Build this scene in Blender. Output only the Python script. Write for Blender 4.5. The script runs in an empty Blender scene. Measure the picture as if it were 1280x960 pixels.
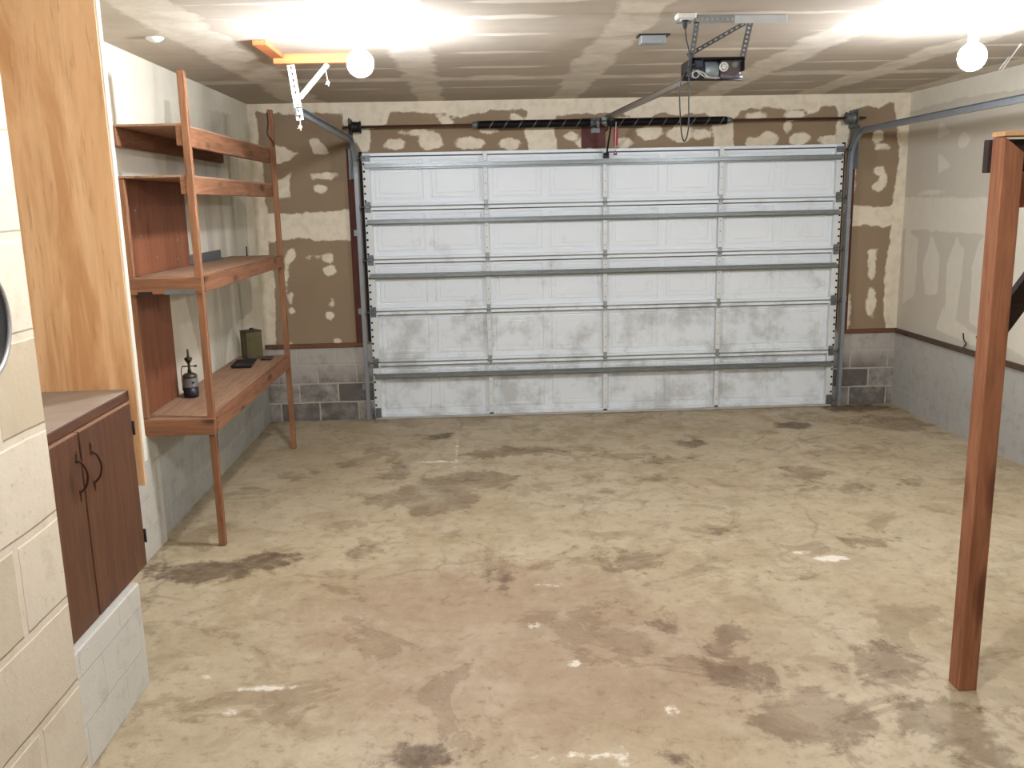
import bpy, bmesh, math, random
import numpy as np
from mathutils import Vector, Matrix
random.seed(7)
SC = bpy.context.scene
COL = SC.collection
PI = math.pi

# ------------------------------------------------------------------ room measures (metres)
XL, XR = -2.21, 4.47          # faces of the left and right walls
YB = 9.323                    # face of the back wall
YR = -1.2                     # face of the wall behind the camera
H = 3.227                     # ceiling
SILL = 0.80                   # top of the block stem walls
EYE = 2.2155

# ------------------------------------------------------------------ colour and material helpers
def lin(c):
    r = []
    for v in c[:3]:
        v = v / 255.0
        r.append(v / 12.92 if v <= 0.04045 else ((v + 0.055) / 1.055) ** 2.4)
    return (r[0], r[1], r[2], 1.0)

class Mat:
    def __init__(self, name, rough=0.7, metal=0.0, spec=0.4):
        self.m = bpy.data.materials.new(name); self.m.use_nodes = True
        self.t = self.m.node_tree; self.n = self.t.nodes; self.l = self.t.links
        self.b = self.n['Principled BSDF']
        self.b.inputs['Roughness'].default_value = rough
        self.b.inputs['Metallic'].default_value = metal
        self.b.inputs['Specular IOR Level'].default_value = spec
        self._co = None
    def co(self):
        if self._co is None: self._co = self.n.new('ShaderNodeTexCoord').outputs['Object']
        return self._co
    def plug(self, sock, v):
        if isinstance(v, bpy.types.NodeSocket): self.l.new(v, sock)
        elif isinstance(v, (tuple, list)) and len(v) == 3 and sock.type == 'RGBA': sock.default_value = lin(v)
        else: sock.default_value = v
    def scale(self, s, loc=(0, 0, 0), rot=(0, 0, 0), co=None):
        m = self.n.new('ShaderNodeMapping'); self.l.new(co or self.co(), m.inputs['Vector'])
        m.inputs['Scale'].default_value = s; m.inputs['Location'].default_value = loc; m.inputs['Rotation'].default_value = rot
        return m.outputs['Vector']
    def noise(self, s=5.0, detail=4.0, rough=0.55, vec=None, dist=0.0, col=False):
        k = self.n.new('ShaderNodeTexNoise')
        self.l.new(vec or self.co(), k.inputs['Vector'])
        k.inputs['Scale'].default_value = s; k.inputs['Detail'].default_value = detail
        k.inputs['Roughness'].default_value = rough; k.inputs['Distortion'].default_value = dist
        return k.outputs['Color' if col else 'Fac']
    def math(self, op, a, b=0.0, c=0.0, clamp=False):
        k = self.n.new('ShaderNodeMath'); k.operation = op; k.use_clamp = clamp
        self.plug(k.inputs[0], a); self.plug(k.inputs[1], b); self.plug(k.inputs[2], c)
        return k.outputs[0]
    def step(self, v, lo, hi, a=0.0, b=1.0):
        k = self.n.new('ShaderNodeMapRange'); k.interpolation_type = 'SMOOTHSTEP'
        self.plug(k.inputs['Value'], v)
        k.inputs['From Min'].default_value = lo; k.inputs['From Max'].default_value = hi
        k.inputs['To Min'].default_value = a; k.inputs['To Max'].default_value = b
        return k.outputs['Result']
    def mix(self, f, a, b, mode='MIX'):
        k = self.n.new('ShaderNodeMix'); k.data_type = 'RGBA'; k.blend_type = mode
        self.plug(k.inputs[0], f)
        self.plug(k.inputs[6], a); self.plug(k.inputs[7], b)
        return k.outputs[2]
    def attr(self, name):
        k = self.n.new('ShaderNodeAttribute'); k.attribute_name = name
        return k.outputs['Fac']
    def xyz(self, v=None):
        k = self.n.new('ShaderNodeSeparateXYZ'); self.l.new(v or self.co(), k.inputs[0]); return k.outputs
    def comb(self, x, y, z):
        k = self.n.new('ShaderNodeCombineXYZ')
        for i, v in enumerate((x, y, z)): self.plug(k.inputs[i], v)
        return k.outputs[0]
    def color(self, v): self.plug(self.b.inputs['Base Color'], v); return self
    def rough(self, v): self.plug(self.b.inputs['Roughness'], v); return self
    def bump(self, h, strength=0.3, dist=0.01):
        k = self.n.new('ShaderNodeBump'); k.inputs['Strength'].default_value = strength; k.inputs['Distance'].default_value = dist
        self.l.new(h, k.inputs['Height']); self.l.new(k.outputs['Normal'], self.b.inputs['Normal']); return self

def plain(name, c, rough=0.6, metal=0.0, var=0.12, scale=18.0, spec=0.4):
    m = Mat(name, rough, metal, spec)
    d = tuple(max(0, v * (1 - var)) for v in c)
    m.color(m.mix(m.noise(scale, 4), d, c)); return m.m

def wood(name, c1, c2, axis, dark=(60, 34, 20), rough=0.75, ring=1.0, knot=0.07):
    """timber with grain running along one axis, a few knots"""
    m = Mat(name, rough, 0, 0.25)
    s = [16.0, 16.0, 16.0]; s[axis] = 1.1
    v = m.scale(tuple(s))
    g = m.noise(1.6 * ring, 5, 0.6, v, 1.4)
    f = m.noise(7.0, 3, 0.6, v, 0.4)
    c = m.mix(m.step(g, 0.32, 0.68), c1, c2)
    c = m.mix(m.math('MULTIPLY', m.step(f, 0.52, 0.78), 0.35), c, dark)
    s2 = [9.0, 9.0, 9.0]; s2[axis] = 3.2
    vo = m.n.new('ShaderNodeTexVoronoi'); m.l.new(m.scale(tuple(s2)), vo.inputs['Vector']); vo.inputs['Scale'].default_value = 0.75
    k = m.step(vo.outputs['Distance'], knot, knot * 2 + 0.06, 1.0, 0.0)
    c = m.mix(m.math('MULTIPLY', k, 0.7), c, dark)
    m.color(c); m.bump(f, 0.15, 0.004)
    return m.m

# ------------------------------------------------------------------ mesh helpers
class MB:
    def __init__(self): self.bm = bmesh.new(); self.mi = 0
    def _tag(self, faces):
        for f in faces: f.material_index = self.mi
    def box(self, x0, x1, y0, y1, z0, z1, bev=0.0, rot=None):
        P = [(x0, y0, z0), (x1, y0, z0), (x1, y1, z0), (x0, y1, z0), (x0, y0, z1), (x1, y0, z1), (x1, y1, z1), (x0, y1, z1)]
        return self.hexa(P, bev, rot)
    def hexa(self, P, bev=0.0, rot=None):
        v = [self.bm.verts.new(rot @ Vector(q) if rot else q) for q in P]
        fs = [self.bm.faces.new([v[i] for i in q]) for q in ((0, 3, 2, 1), (4, 5, 6, 7), (0, 1, 5, 4), (1, 2, 6, 5), (2, 3, 7, 6), (3, 0, 4, 7))]
        self._tag(fs)
        if bev > 0:
            es = list({e for f in fs for e in f.edges})
            r = bmesh.ops.bevel(self.bm, geom=es, offset=bev, segments=1, affect='EDGES', profile=0.7)
            self._tag(r['faces'])
        return self
    def bar(self, p0, p1, w, t, up=(0, 0, 1), bev=0.0):
        """rectangular bar from p0 to p1; w across, t along 'up'"""
        p0, p1 = Vector(p0), Vector(p1); d = (p1 - p0).normalized()
        s = d.cross(Vector(up))
        if s.length < 1e-4: s = d.cross(Vector((0, 1, 0)))
        s.normalize(); u = s.cross(d).normalized()
        P = []
        for c in (p0, p1):
            P += [c - s * w / 2 - u * t / 2, c + s * w / 2 - u * t / 2, c + s * w / 2 + u * t / 2, c - s * w / 2 + u * t / 2]
        v = [self.bm.verts.new(q) for q in P]
        fs = [self.bm.faces.new([v[i] for i in q]) for q in ((0, 1, 2, 3), (7, 6, 5, 4), (0, 4, 5, 1), (1, 5, 6, 2), (2, 6, 7, 3), (3, 7, 4, 0))]
        self._tag(fs)
        if bev > 0:
            r = bmesh.ops.bevel(self.bm, geom=list({e for f in fs for e in f.edges}), offset=bev, segments=1, affect='EDGES')
            self._tag(r['faces'])
        return self
    def tube(self, pts, r, n=8, cap=True, radii=None):
        pts = [Vector(q) for q in pts]; rings = []
        a = None
        for i, q in enumerate(pts):
            d = (pts[min(i + 1, len(pts) - 1)] - pts[max(i - 1, 0)]).normalized()
            if a is None:
                a = d.cross(Vector((0, 0, 1)))
                if a.length < 1e-3: a = d.cross(Vector((1, 0, 0)))
            a = (a - d * a.dot(d)).normalized(); b = d.cross(a)
            rr = radii[i] if radii else r
            rings.append([self.bm.verts.new(q + (a * math.cos(2 * PI * k / n) + b * math.sin(2 * PI * k / n)) * rr) for k in range(n)])
        fs = []
        for A, B in zip(rings, rings[1:]):
            for k in range(n):
                fs.append(self.bm.faces.new((A[k], A[(k + 1) % n], B[(k + 1) % n], B[k])))
        for f in fs: f.smooth = True
        if cap:
            fs.append(self.bm.faces.new(list(reversed(rings[0])))); fs.append(self.bm.faces.new(rings[-1]))
        self._tag(fs); return self
    def lathe(self, prof, c=(0, 0, 0), axis='z', n=24):
        """prof: list of (radius, height) along the axis"""
        c = Vector(c); rings = []
        for r, h in prof:
            ring = []
            for k in range(n):
                x, y = r * math.cos(2 * PI * k / n), r * math.sin(2 * PI * k / n)
                q = {'z': (x, y, h), 'x': (h, x, y), 'y': (y, h, x)}[axis]
                ring.append(self.bm.verts.new(c + Vector(q)))
            rings.append(ring)
        fs = []
        for A, B in zip(rings, rings[1:]):
            for k in range(n):
                f = self.bm.faces.new((A[k], A[(k + 1) % n], B[(k + 1) % n], B[k])); f.smooth = True; fs.append(f)
        fs.append(self.bm.faces.new(list(reversed(rings[0])))); fs.append(self.bm.faces.new(rings[-1]))
        self._tag(fs); return self
    def prism(self, poly, a0, a1, axis):
        """polygon (2D) swept along axis; 2D coordinates are the two other axes in order"""
        def p(q, a): return {'x': (a, q[0], q[1]), 'y': (q[0], a, q[1]), 'z': (q[0], q[1], a)}[axis]
        A = [self.bm.verts.new(p(q, a0)) for q in poly]; B = [self.bm.verts.new(p(q, a1)) for q in poly]
        n = len(poly); fs = []
        for k in range(n): fs.append(self.bm.faces.new((A[k], A[(k + 1) % n], B[(k + 1) % n], B[k])))
        fs.append(self.bm.faces.new(list(reversed(A)))); fs.append(self.bm.faces.new(B))
        self._tag(fs); return self
    def perforated(self, p0, p1, across, w, t, n, hole=0.45):
        """flat strip with n rectangular perforations; 'across' is the width direction"""
        p0, p1 = Vector(p0), Vector(p1); d = (p1 - p0).normalized(); L = (p1 - p0).length
        a = Vector(across); a = (a - d * a.dot(d)).normalized(); nn = d.cross(a)
        rail = w * (1 - hole) / 2
        for s in (-1, 1):
            o = a * s * (w - rail) / 2
            self.bar(p0 + o, p1 + o, rail, t, nn)
        step = L / n
        for k in range(n + 1):
            u0 = max(0, k * step - step * 0.25); u1 = min(L, k * step + step * 0.25)
            if u1 - u0 > 1e-4: self.bar(p0 + d * u0, p0 + d * u1, w - 2 * rail, t, nn)
        return self
    def build(self, name, mats, parent=None, recalc=True, smooth_angle=None):
        if recalc: bmesh.ops.recalc_face_normals(self.bm, faces=self.bm.faces[:])
        me = bpy.data.meshes.new(name)
        o = bpy.data.objects.new(name, me); COL.objects.link(o)
        w = Vector((0, 0, 0))
        if parent:
            o.parent = parent; w = Vector(parent.get('_w', (0, 0, 0)))
            bmesh.ops.translate(self.bm, verts=self.bm.verts[:], vec=-w)
        o['_w'] = tuple(w)
        self.bm.to_mesh(me); self.bm.free()
        for m in (mats if isinstance(mats, (list, tuple)) else [mats]): me.materials.append(m)
        return o

def thing(name, label, cat, loc=(0, 0, 0), group=None):
    o = bpy.data.objects.new(name, None); COL.objects.link(o); o.empty_display_size = 0.1
    o.location = loc; o['_w'] = tuple(loc); return tag(o, label, cat, group)
def tag(o, label, cat, group=None, kind='thing'):
    o['label'] = label; o['category'] = cat
    if group: o['group'] = group
    o['kind'] = kind
    return o
def struct(o, label=None, cat=None):
    o['kind'] = 'structure'
    if label: o['label'] = label; o['category'] = cat
    return o
def copy_thing(o, dx, label):
    r = o.copy(); COL.objects.link(r); r.location = o.location + Vector(dx); r['label'] = label
    for c in list(o.children):
        d = c.copy(); COL.objects.link(d); d.parent = r
        for g in list(c.children):
            e = g.copy(); COL.objects.link(e); e.parent = d
    return r

# ------------------------------------------------------------------ painted-patch fields on fine surface grids
def field(U, V, polys, ells):
    """signed distance (metres, positive inside) to the union of the shapes"""
    F = np.full(U.shape, -1.0)
    for P in polys:
        d2 = np.full(U.shape, 1e9); ins = np.zeros(U.shape, bool)
        for (x0, y0), (x1, y1) in zip(P, P[1:] + P[:1]):
            ex, ey = x1 - x0, y1 - y0
            t = np.clip(((U - x0) * ex + (V - y0) * ey) / max(ex * ex + ey * ey, 1e-9), 0, 1)
            d2 = np.minimum(d2, (U - x0 - t * ex) ** 2 + (V - y0 - t * ey) ** 2)
            if abs(ey) > 1e-9:
                c = (y0 > V) != (y1 > V)
                ins ^= c & (U < (x1 - x0) * (V - y0) / ey + x0)
        F = np.maximum(F, np.where(ins, 1, -1) * np.sqrt(d2))
    for cx, cy, rx, ry in ells:
        d = np.sqrt(((U - cx) / rx) ** 2 + ((V - cy) / ry) ** 2)
        F = np.maximum(F, (1 - d) * min(rx, ry) * 1.0)
    return F
def grid(name, fn, us, vs, mats, attrs, skip=None, thick=0.1, flip=False):
    """grid surface fn(u,v)->xyz with float attributes attrs = {name: array[v,u]}, given thickness behind"""
    nu, nv = len(us), len(vs)
    verts = [fn(u, v) for v in vs for u in us]; faces = []
    for j in range(nv - 1):
        for i in range(nu - 1):
            if skip and skip((us[i] + us[i + 1]) / 2, (vs[j] + vs[j + 1]) / 2): continue
            q = (j * nu + i, j * nu + i + 1, (j + 1) * nu + i + 1, (j + 1) * nu + i)
            faces.append(q[::-1] if flip else q)
    me = bpy.data.meshes.new(name); me.from_pydata(verts, [], faces)
    for k, A in attrs.items():
        a = me.attributes.new(k, 'FLOAT', 'POINT'); a.data.foreach_set('value', np.asarray(A, dtype=np.float32).ravel())
    o = bpy.data.objects.new(name, me); COL.objects.link(o)
    for m in (mats if isinstance(mats, (list, tuple)) else [mats]): me.materials.append(m)
    s = o.modifiers.new('thickness', 'SOLIDIFY'); s.thickness = thick; s.offset = -1.0
    return o

# patches of joint compound and floor marks, measured in the room (metres)
MUD_BACK_P = [
  [(-2.35, 3.32), (-1.05, 3.3), (-1.06, 3.14), (-1.34, 3.12), (-1.54, 3.14), (-1.81, 3.12), (-2.01, 3.14), (-2.14, 3.15), (-2.36, 3.16)],
  [(-2.35, 3.32), (-2.14, 3.19), (-2.13, 3.08), (-2.1, 2.69), (-2.09, 2.3), (-2.11, 1.9), (-2.08, 1.66), (-2.07, 1.33), (-2.1, 0.78), (-2.47, 0.79)],
  [(-2.16, 2.16), (-1.72, 2.16), (-1.2, 2.18), (-1.19, 1.88), (-1.5, 1.87), (-1.74, 1.91), (-2.1, 1.88)],
  [(-1.3, 3.17), (-1.05, 3.16), (-1.08, 2.73), (-1.13, 2.79), (-1.2, 2.89), (-1.28, 3.02)],
  [(-1.65, 2.89), (-1.53, 2.89), (-1.4, 2.72), (-1.48, 2.73), (-1.59, 2.74)],
  [(-1.99, 2.83), (-1.87, 2.82), (-1.74, 2.74), (-1.85, 2.67), (-2.01, 2.64)],
  [(-1.98, 2.48), (-1.82, 2.56), (-1.85, 2.32), (-1.98, 2.3)],
  [(-1.09, 3.3), (3.83, 3.28), (3.84, 3.13), (3.66, 3.11), (3.25, 3.07), (3.0, 3.11), (2.72, 3.08), (2.65, 2.99), (2.43, 3.0), (2.35, 3.07), (2.11, 3.05), (1.94, 3.07), (1.7, 3.02), (1.46, 3.08), (1.21, 3.07), (1.09, 3.08), (0.88, 3.06), (0.6, 3.04), (0.58, 3.12), (0.25, 3.13), (0.02, 3.09), (-0.1, 3.07), (-0.23, 3.1), (-0.55, 3.12), (-0.81, 3.13), (-0.84, 3.01), (-1.01, 2.96), (-1.02, 2.75), (-1.12, 2.75)],
  [(0.57, 3.14), (0.87, 3.14), (0.84, 2.95), (0.86, 2.71), (0.58, 2.72), (0.53, 2.91)],
  [(2.41, 3.15), (2.66, 3.15), (2.66, 2.91), (2.66, 2.68), (2.48, 2.68), (2.44, 2.88)],
  [(3.71, 3.17), (3.85, 3.17), (3.85, 2.65), (3.73, 2.66)],
  [(-0.35, 3.08), (-0.23, 3.1), (-0.16, 2.98), (-0.27, 2.97)],
  [(0.41, 3.11), (0.53, 3.04), (0.47, 2.99), (0.38, 3.05)],
  [(3.81, 3.3), (4.51, 3.29), (4.53, 3.13), (4.32, 3.13), (4.22, 3.12), (4.14, 3.08), (4.03, 3.1), (3.89, 3.07), (3.83, 3.05)],
  [(4.3, 3.16), (4.52, 3.19), (4.69, 0.73), (4.37, 0.74), (4.31, 1.08), (4.31, 1.46), (4.35, 1.92), (4.34, 2.16), (4.39, 2.56)],
  [(3.84, 2.13), (3.96, 2.12), (4.17, 2.1), (4.47, 2.09), (4.48, 1.93), (4.27, 1.89), (4.06, 1.91), (3.85, 1.89)],
  [(4.11, 1.66), (4.22, 1.67), (4.21, 1.46), (4.18, 1.32), (4.13, 1.4)],
  [(3.89, 2.77), (3.94, 2.65), (3.95, 2.33), (3.91, 2.07), (3.88, 2.07)],
  [(-1.9, 1.8), (-1.84, 1.83), (-1.83, 1.73), (-1.9, 1.65), (-1.96, 1.34), (-1.99, 1.41), (-1.95, 1.69)],
]
MUD_BACK_E = [
   (-1.497, 2.522, 0.136, 0.039), (-1.529, 2.396, 0.08, 0.047), (-1.507, 1.708, 0.057, 0.056), (-1.498, 1.577, 0.074, 0.049), (-1.917, 1.308, 0.033, 0.066), (-1.918, 1.167, 0.033, 0.033), (-1.495, 1.231, 0.033, 0.049), (-1.527, 1.106, 0.049, 0.041), (-1.453, 0.836, 0.041, 0.033), (-1.959, 0.825, 0.033, 0.034), (-1.628, 1.719, 0.114, 0.013), (-0.786, 2.812, 0.111, 0.054), (-0.416, 2.844, 0.128, 0.093), (-0.016, 2.814, 0.145, 0.062), (0.379, 2.798, 0.145, 0.054), (1.578, 3.01, 0.146, 0.039), (1.798, 2.882, 0.139, 0.07), (1.538, 2.792, 0.097, 0.054), (2.109, 2.868, 0.131, 0.086), (2.338, 2.856, 0.098, 0.055), (1.172, 2.8, 0.114, 0.062), (1.01, 2.865, 0.064, 0.047), (2.891, 2.767, 0.116, 0.055), (3.022, 2.804, 0.115, 0.071), (3.336, 2.798, 0.115, 0.064), (3.644, 2.769, 0.099, 0.055), (2.882, 3.026, 0.099, 0.039), (3.268, 3.028, 0.107, 0.054), (3.215, 2.926, 0.041, 0.07), (3.455, 3.079, 0.074, 0.039), (-0.556, 2.924, 0.159, 0.03), (0.164, 2.935, 0.113, 0.031), (4.186, 2.456, 0.059, 0.048), (4.195, 2.302, 0.076, 0.048), (4.241, 2.375, 0.042, 0.073), (4.148, 2.808, 0.066, 0.063), (4.196, 2.703, 0.083, 0.032), (3.921, 0.987, 0.043, 0.188), (4.182, 1.1, 0.06, 0.145)
]
MUD_RIGHT_P = [
  [(9.52, 2.19), (7.05, 2.17), (7.0, 1.84), (7.85, 1.86), (9.47, 1.86)],
  [(8.71, 1.84), (8.52, 1.62), (8.52, 1.25), (8.76, 1.23), (8.85, 1.5)],
  [(8.24, 1.82), (8.09, 1.71), (8.11, 1.38), (8.15, 1.05), (8.35, 1.02), (8.39, 1.56)],
  [(9.26, 1.87), (8.97, 1.78), (8.96, 1.21), (9.22, 1.09)],
  [(7.87, 1.8), (7.8, 1.84), (7.0, 1.87), (6.85, 0.84), (7.93, 1.06), (7.95, 1.55)],
  [(8.41, 1.13), (7.86, 0.98), (7.3, 0.96), (7.65, 0.85), (8.5, 0.92)],
  [(9.41, 3.36), (7.23, 3.32), (7.18, 3.02), (8.37, 3.07), (9.37, 3.04)],
  [(8.71, 2.61), (8.43, 2.48), (8.66, 2.4)],
  [(8.71, 2.9), (8.47, 2.77), (8.73, 2.73)],
]
MUD_RIGHT_E = [
   (8.25, 2.689, 0.109, 0.071), (8.769, 2.233, 0.219, 0.031)
]
DARK = [(-0.276, 3.319, 0.158, 0.12), (0.774, 3.223, 0.084, 0.068), (3.117, 8.476, 0.206, 0.156), (1.955, 7.924, 0.159, 0.137), (-1.405, 5.45, 0.197, 0.147), (-1.746, 5.32, 0.379, 0.191), (-2.17, 5.694, 0.054, 0.087), (4.038, 9.131, 0.367, 0.18), (-0.434, 8.508, 0.156, 0.093)]
MEDIUM = [(2.644, 6.966, 0.192, 0.173), (3.402, 6.601, 0.157, 0.098), (4.093, 8.425, 0.379, 0.309), (2.512, 5.444, 0.163, 0.109), (0.924, 5.247, 0.208, 0.164), (1.212, 3.844, 0.149, 0.229), (1.894, 3.864, 0.168, 0.218), (1.422, 3.494, 0.274, 0.243), (1.954, 3.39, 0.217, 0.22), (-0.36, 6.697, 0.312, 0.49), (-0.691, 7.342, 0.15, 0.233), (-1.128, 7.576, 0.127, 0.123), (1.62, 7.434, 0.205, 0.097), (1.477, 6.918, 0.14, 0.084), (0.954, 6.642, 0.062, 0.058), (1.3, 4.272, 0.124, 0.122), (0.98, 4.342, 0.117, 0.081), (1.262, 7.602, 0.21, 0.126), (2.706, 6.535, 0.211, 0.115), (1.981, 3.152, 0.126, 0.102), (-0.757, 5.561, 0.158, 0.097), (0.279, 7.85, 0.434, 0.187), (-1.597, 7.324, 0.171, 0.139), (1.69, 4.952, 0.057, 0.057), (1.602, 5.692, 0.064, 0.044), (-0.724, 6.611, 0.186, 0.192), (-0.016, 7.046, 0.327, 0.26), (1.161, 4.072, 0.087, 0.127), (0.069, 5.102, 0.097, 0.143)]
LIGHT = [(2.168, 5.178, 0.107, 0.05), (0.396, 4.942, 0.075, 0.023), (0.25, 4.431, 0.038, 0.028), (0.427, 4.016, 0.031, 0.024), (-1.344, 4.028, 0.027, 0.015), (-0.398, 7.614, 0.184, 0.033), (-0.229, 8.006, 0.011, 0.385), (-1.054, 3.904, 0.114, 0.021), (-1.16, 3.708, 0.036, 0.026), (0.416, 3.264, 0.13, 0.016), (0.541, 3.229, 0.019, 0.053), (0.814, 3.582, 0.028, 0.044), (2.009, 5.298, 0.045, 0.026)]
PINK = [(0.327, 4.016, 1.243, 0.822), (-0.792, 4.408, 0.254, 0.199), (-0.042, 4.741, 1.118, 0.616)]
# ================================================================== MATERIALS OF THE SHELL
def wall_mat(name, base1, base2, mud1, mud2, amp=0.05, stripes=None):
    m = Mat(name, 0.9, 0, 0.2)
    n1 = m.noise(9.0, 5, 0.6); n2 = m.noise(2.2, 3); fine = m.noise(40, 3)
    base = m.mix(n2, base1, base2)
    mud = m.mix(m.noise(6.0, 5, 0.65), mud1, mud2)
    f = m.math('ADD', m.attr('mud'), m.math('MULTIPLY', m.math('SUBTRACT', n1, 0.5), amp * 2))
    k = m.step(f, -0.008, 0.012)
    thin = m.step(m.noise(12, 4), 0.3, 0.6, 0.78, 1.0)
    if stripes:
        v = m.scale(stripes)
        s = m.step(m.noise(1.0, 3, 0.5, v), 0.42, 0.6)
        k = m.math('MAXIMUM', k, m.math('MULTIPLY', s, 0.85))
    k = m.math('MULTIPLY', k, thin)
    c = m.mix(k, base, mud)
    d = m.step(m.noise(55, 2), 0.72, 0.8)
    c = m.mix(m.math('MULTIPLY', d, 0.25), c, (90, 80, 65))
    m.color(c)
    m.bump(m.math('ADD', m.math('MULTIPLY', k, 1.0), m.math('MULTIPLY', fine, 0.15)), 0.25, 0.004)
    return m.m
M_BACK = wall_mat('brown_board_with_joint_compound', (135, 116, 92), (149, 129, 104), (228, 217, 193), (214, 202, 177), 0.045)
M_RIGHT = wall_mat('grey_board_with_joint_compound', (194, 186, 169), (203, 195, 178), (222, 215, 197), (213, 206, 188), 0.03)
M_LEFT = wall_mat('board_skimmed_with_joint_compound', (180, 173, 154), (192, 185, 165), (224, 217, 197), (208, 200, 179), 0.05, stripes=(1, 3.0, 0.5))

def ceil_mat():
    m = Mat('ceiling_board_with_joint_compound', 0.92, 0, 0.15)
    v = m.scale((0.9, 5.0, 1)); n = m.noise(1.6, 5, 0.6, v); n1 = m.noise(5, 4)
    base = m.mix(n, (170, 158, 141), (188, 176, 159))
    mud = m.mix(n1, (232, 224, 208), (218, 209, 191))
    f = m.math('ADD', m.attr('mud'), m.math('MULTIPLY', m.math('SUBTRACT', m.noise(2.2, 5, 0.65, m.scale((1, 1, 1))), 0.5), 0.26))
    k = m.math('MULTIPLY', m.step(f, -0.025, 0.03), m.step(m.noise(4, 5, 0.7), 0.3, 0.65, 0.5, 0.95))
    g = m.math('ADD', m.attr('streak'), m.math('MULTIPLY', m.math('SUBTRACT', m.noise(3.0, 3, 0.6, m.scale((1.0, 3, 1))), 0.5), 0.09))
    k = m.math('MAXIMUM', k, m.math('MULTIPLY', m.step(g, -0.01, 0.015), 0.8))
    w = m.step(m.noise(0.9, 4, 0.6, m.scale((1.0, 0.5, 1), (3.1, 0, 0))), 0.5, 0.72)
    k = m.math('MAXIMUM', k, m.math('MULTIPLY', w, 0.35))
    m.color(m.mix(k, base, mud)); m.bump(n1, 0.1, 0.004)
    return m.m
M_CEIL = ceil_mat()

def block_mat(name, paint1, paint2, bare, u, v, off=(0, 0), dirty=0.0, joint=0.006, speck=0.35, bw=0.4, bh=0.2, strength=0.6, jcol=None, tint=0.0):
    """painted concrete blocks; u, v: the object axes that run along and up the wall"""
    m = Mat(name, 0.88, 0, 0.25)
    c = m.xyz(); vec = m.comb(m.math('ADD', c[u], off[0]), m.math('ADD', c[v], off[1]), 0.0)
    wob = m.noise(6, 2, col=True)
    k = m.n.new('ShaderNodeMix'); k.data_type = 'VECTOR'
    k.inputs[0].default_value = 0.012; m.l.new(vec, k.inputs[4]); m.l.new(wob, k.inputs[5])
    br = m.n.new('ShaderNodeTexBrick'); m.l.new(k.outputs[1], br.inputs['Vector'])
    br.inputs['Scale'].default_value = 1.0; br.inputs['Brick Width'].default_value = bw; br.inputs['Row Height'].default_value = bh
    br.inputs['Mortar Size'].default_value = joint; br.inputs['Mortar Smooth'].default_value = 0.4; br.offset = 0.5
    br.inputs['Color1'].default_value = (0, 0, 0, 1); br.inputs['Color2'].default_value = (1, 1, 1, 1)
    br.inputs['Mortar'].default_value = (0.5, 0.5, 0.5, 1)
    big = m.noise(2.5, 4, 0.6); mid = m.noise(11, 4); fine = m.noise(55, 4, 0.75)
    col = m.mix(big, paint1, paint2)
    if dirty > 0:
        r = m.n.new('ShaderNodeRGBToBW'); m.l.new(br.outputs['Color'], r.inputs[0])
        d = m.math('MULTIPLY', m.step(m.math('ADD', m.math('MULTIPLY', r.outputs[0], 0.4), m.math('MULTIPLY', m.math('ADD', mid, big), 0.75)), 0.45, 1.15), dirty)
        low = m.step(c[v], 0.35, 0.62, 1.0, 0.05)
        d = m.math('MULTIPLY', m.math('MULTIPLY', d, low), m.step(br.outputs['Fac'], 0.2, 0.8, 1.0, 0.0))
        col = m.mix(d, col, bare)
    if jcol: col = m.mix(m.math('MULTIPLY', br.outputs['Fac'], 0.55), col, jcol)
    col = m.mix(m.math('MULTIPLY', m.step(fine, 0.6, 0.74), speck), col, (112, 106, 96))
    if tint:
        r2 = m.n.new('ShaderNodeRGBToBW'); m.l.new(br.outputs['Color'], r2.inputs[0])
        col = m.mix(m.math('MULTIPLY', m.math('MULTIPLY', m.step(r2.outputs[0], 0.62, 0.7), m.step(br.outputs['Fac'], 0.2, 0.8, 1, 0)), m.step(big, 0.3, 0.6, 0.3, tint)), col, bare)
    col = m.mix(m.math('MULTIPLY', m.step(mid, 0.5, 0.75), 0.3), col, bare)
    col = m.mix(m.math('MULTIPLY', m.step(m.noise(5, 5, 0.7, m.scale((1, 1, 1), (4, 2, 7))), 0.62, 0.75), 0.35), col, bare)
    m.color(col)
    h = m.math('SUBTRACT', m.math('MULTIPLY', fine, 0.35), br.outputs['Fac'])
    m.bump(h, strength, 0.008)
    return m.m
M_BLK_L = block_mat('grey_painted_block_left', (168, 167, 158), (186, 185, 176), (128, 126, 118), 1, 2, (0.12, 0), 0.35, speck=0.6)
M_BLK_R = block_mat('grey_painted_block_right', (168, 166, 158), (182, 180, 172), (125, 121, 115), 1, 2, (0.2, 0), 0.2)
M_BLK_B = block_mat('sooty_block_back', (166, 160, 149), (178, 172, 161), (92, 86, 80), 0, 2, (0.26, 0), 0.95, joint=0.01, jcol=(178, 170, 155))
M_BLK_P = block_mat('cream_painted_block', (168, 155, 134), (184, 172, 152), (146, 130, 102), 1, 2, (0.28, 0.05), 0.0, joint=0.012, speck=0.5, strength=0.45, jcol=(176, 162, 140), tint=0.7)
M_BLK_BASE = block_mat('pale_painted_block', (186, 182, 170), (198, 194, 182), (140, 136, 126), 1, 2, (0.1, 0), 0.0, joint=0.004, speck=0.55, strength=0.7)

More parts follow.
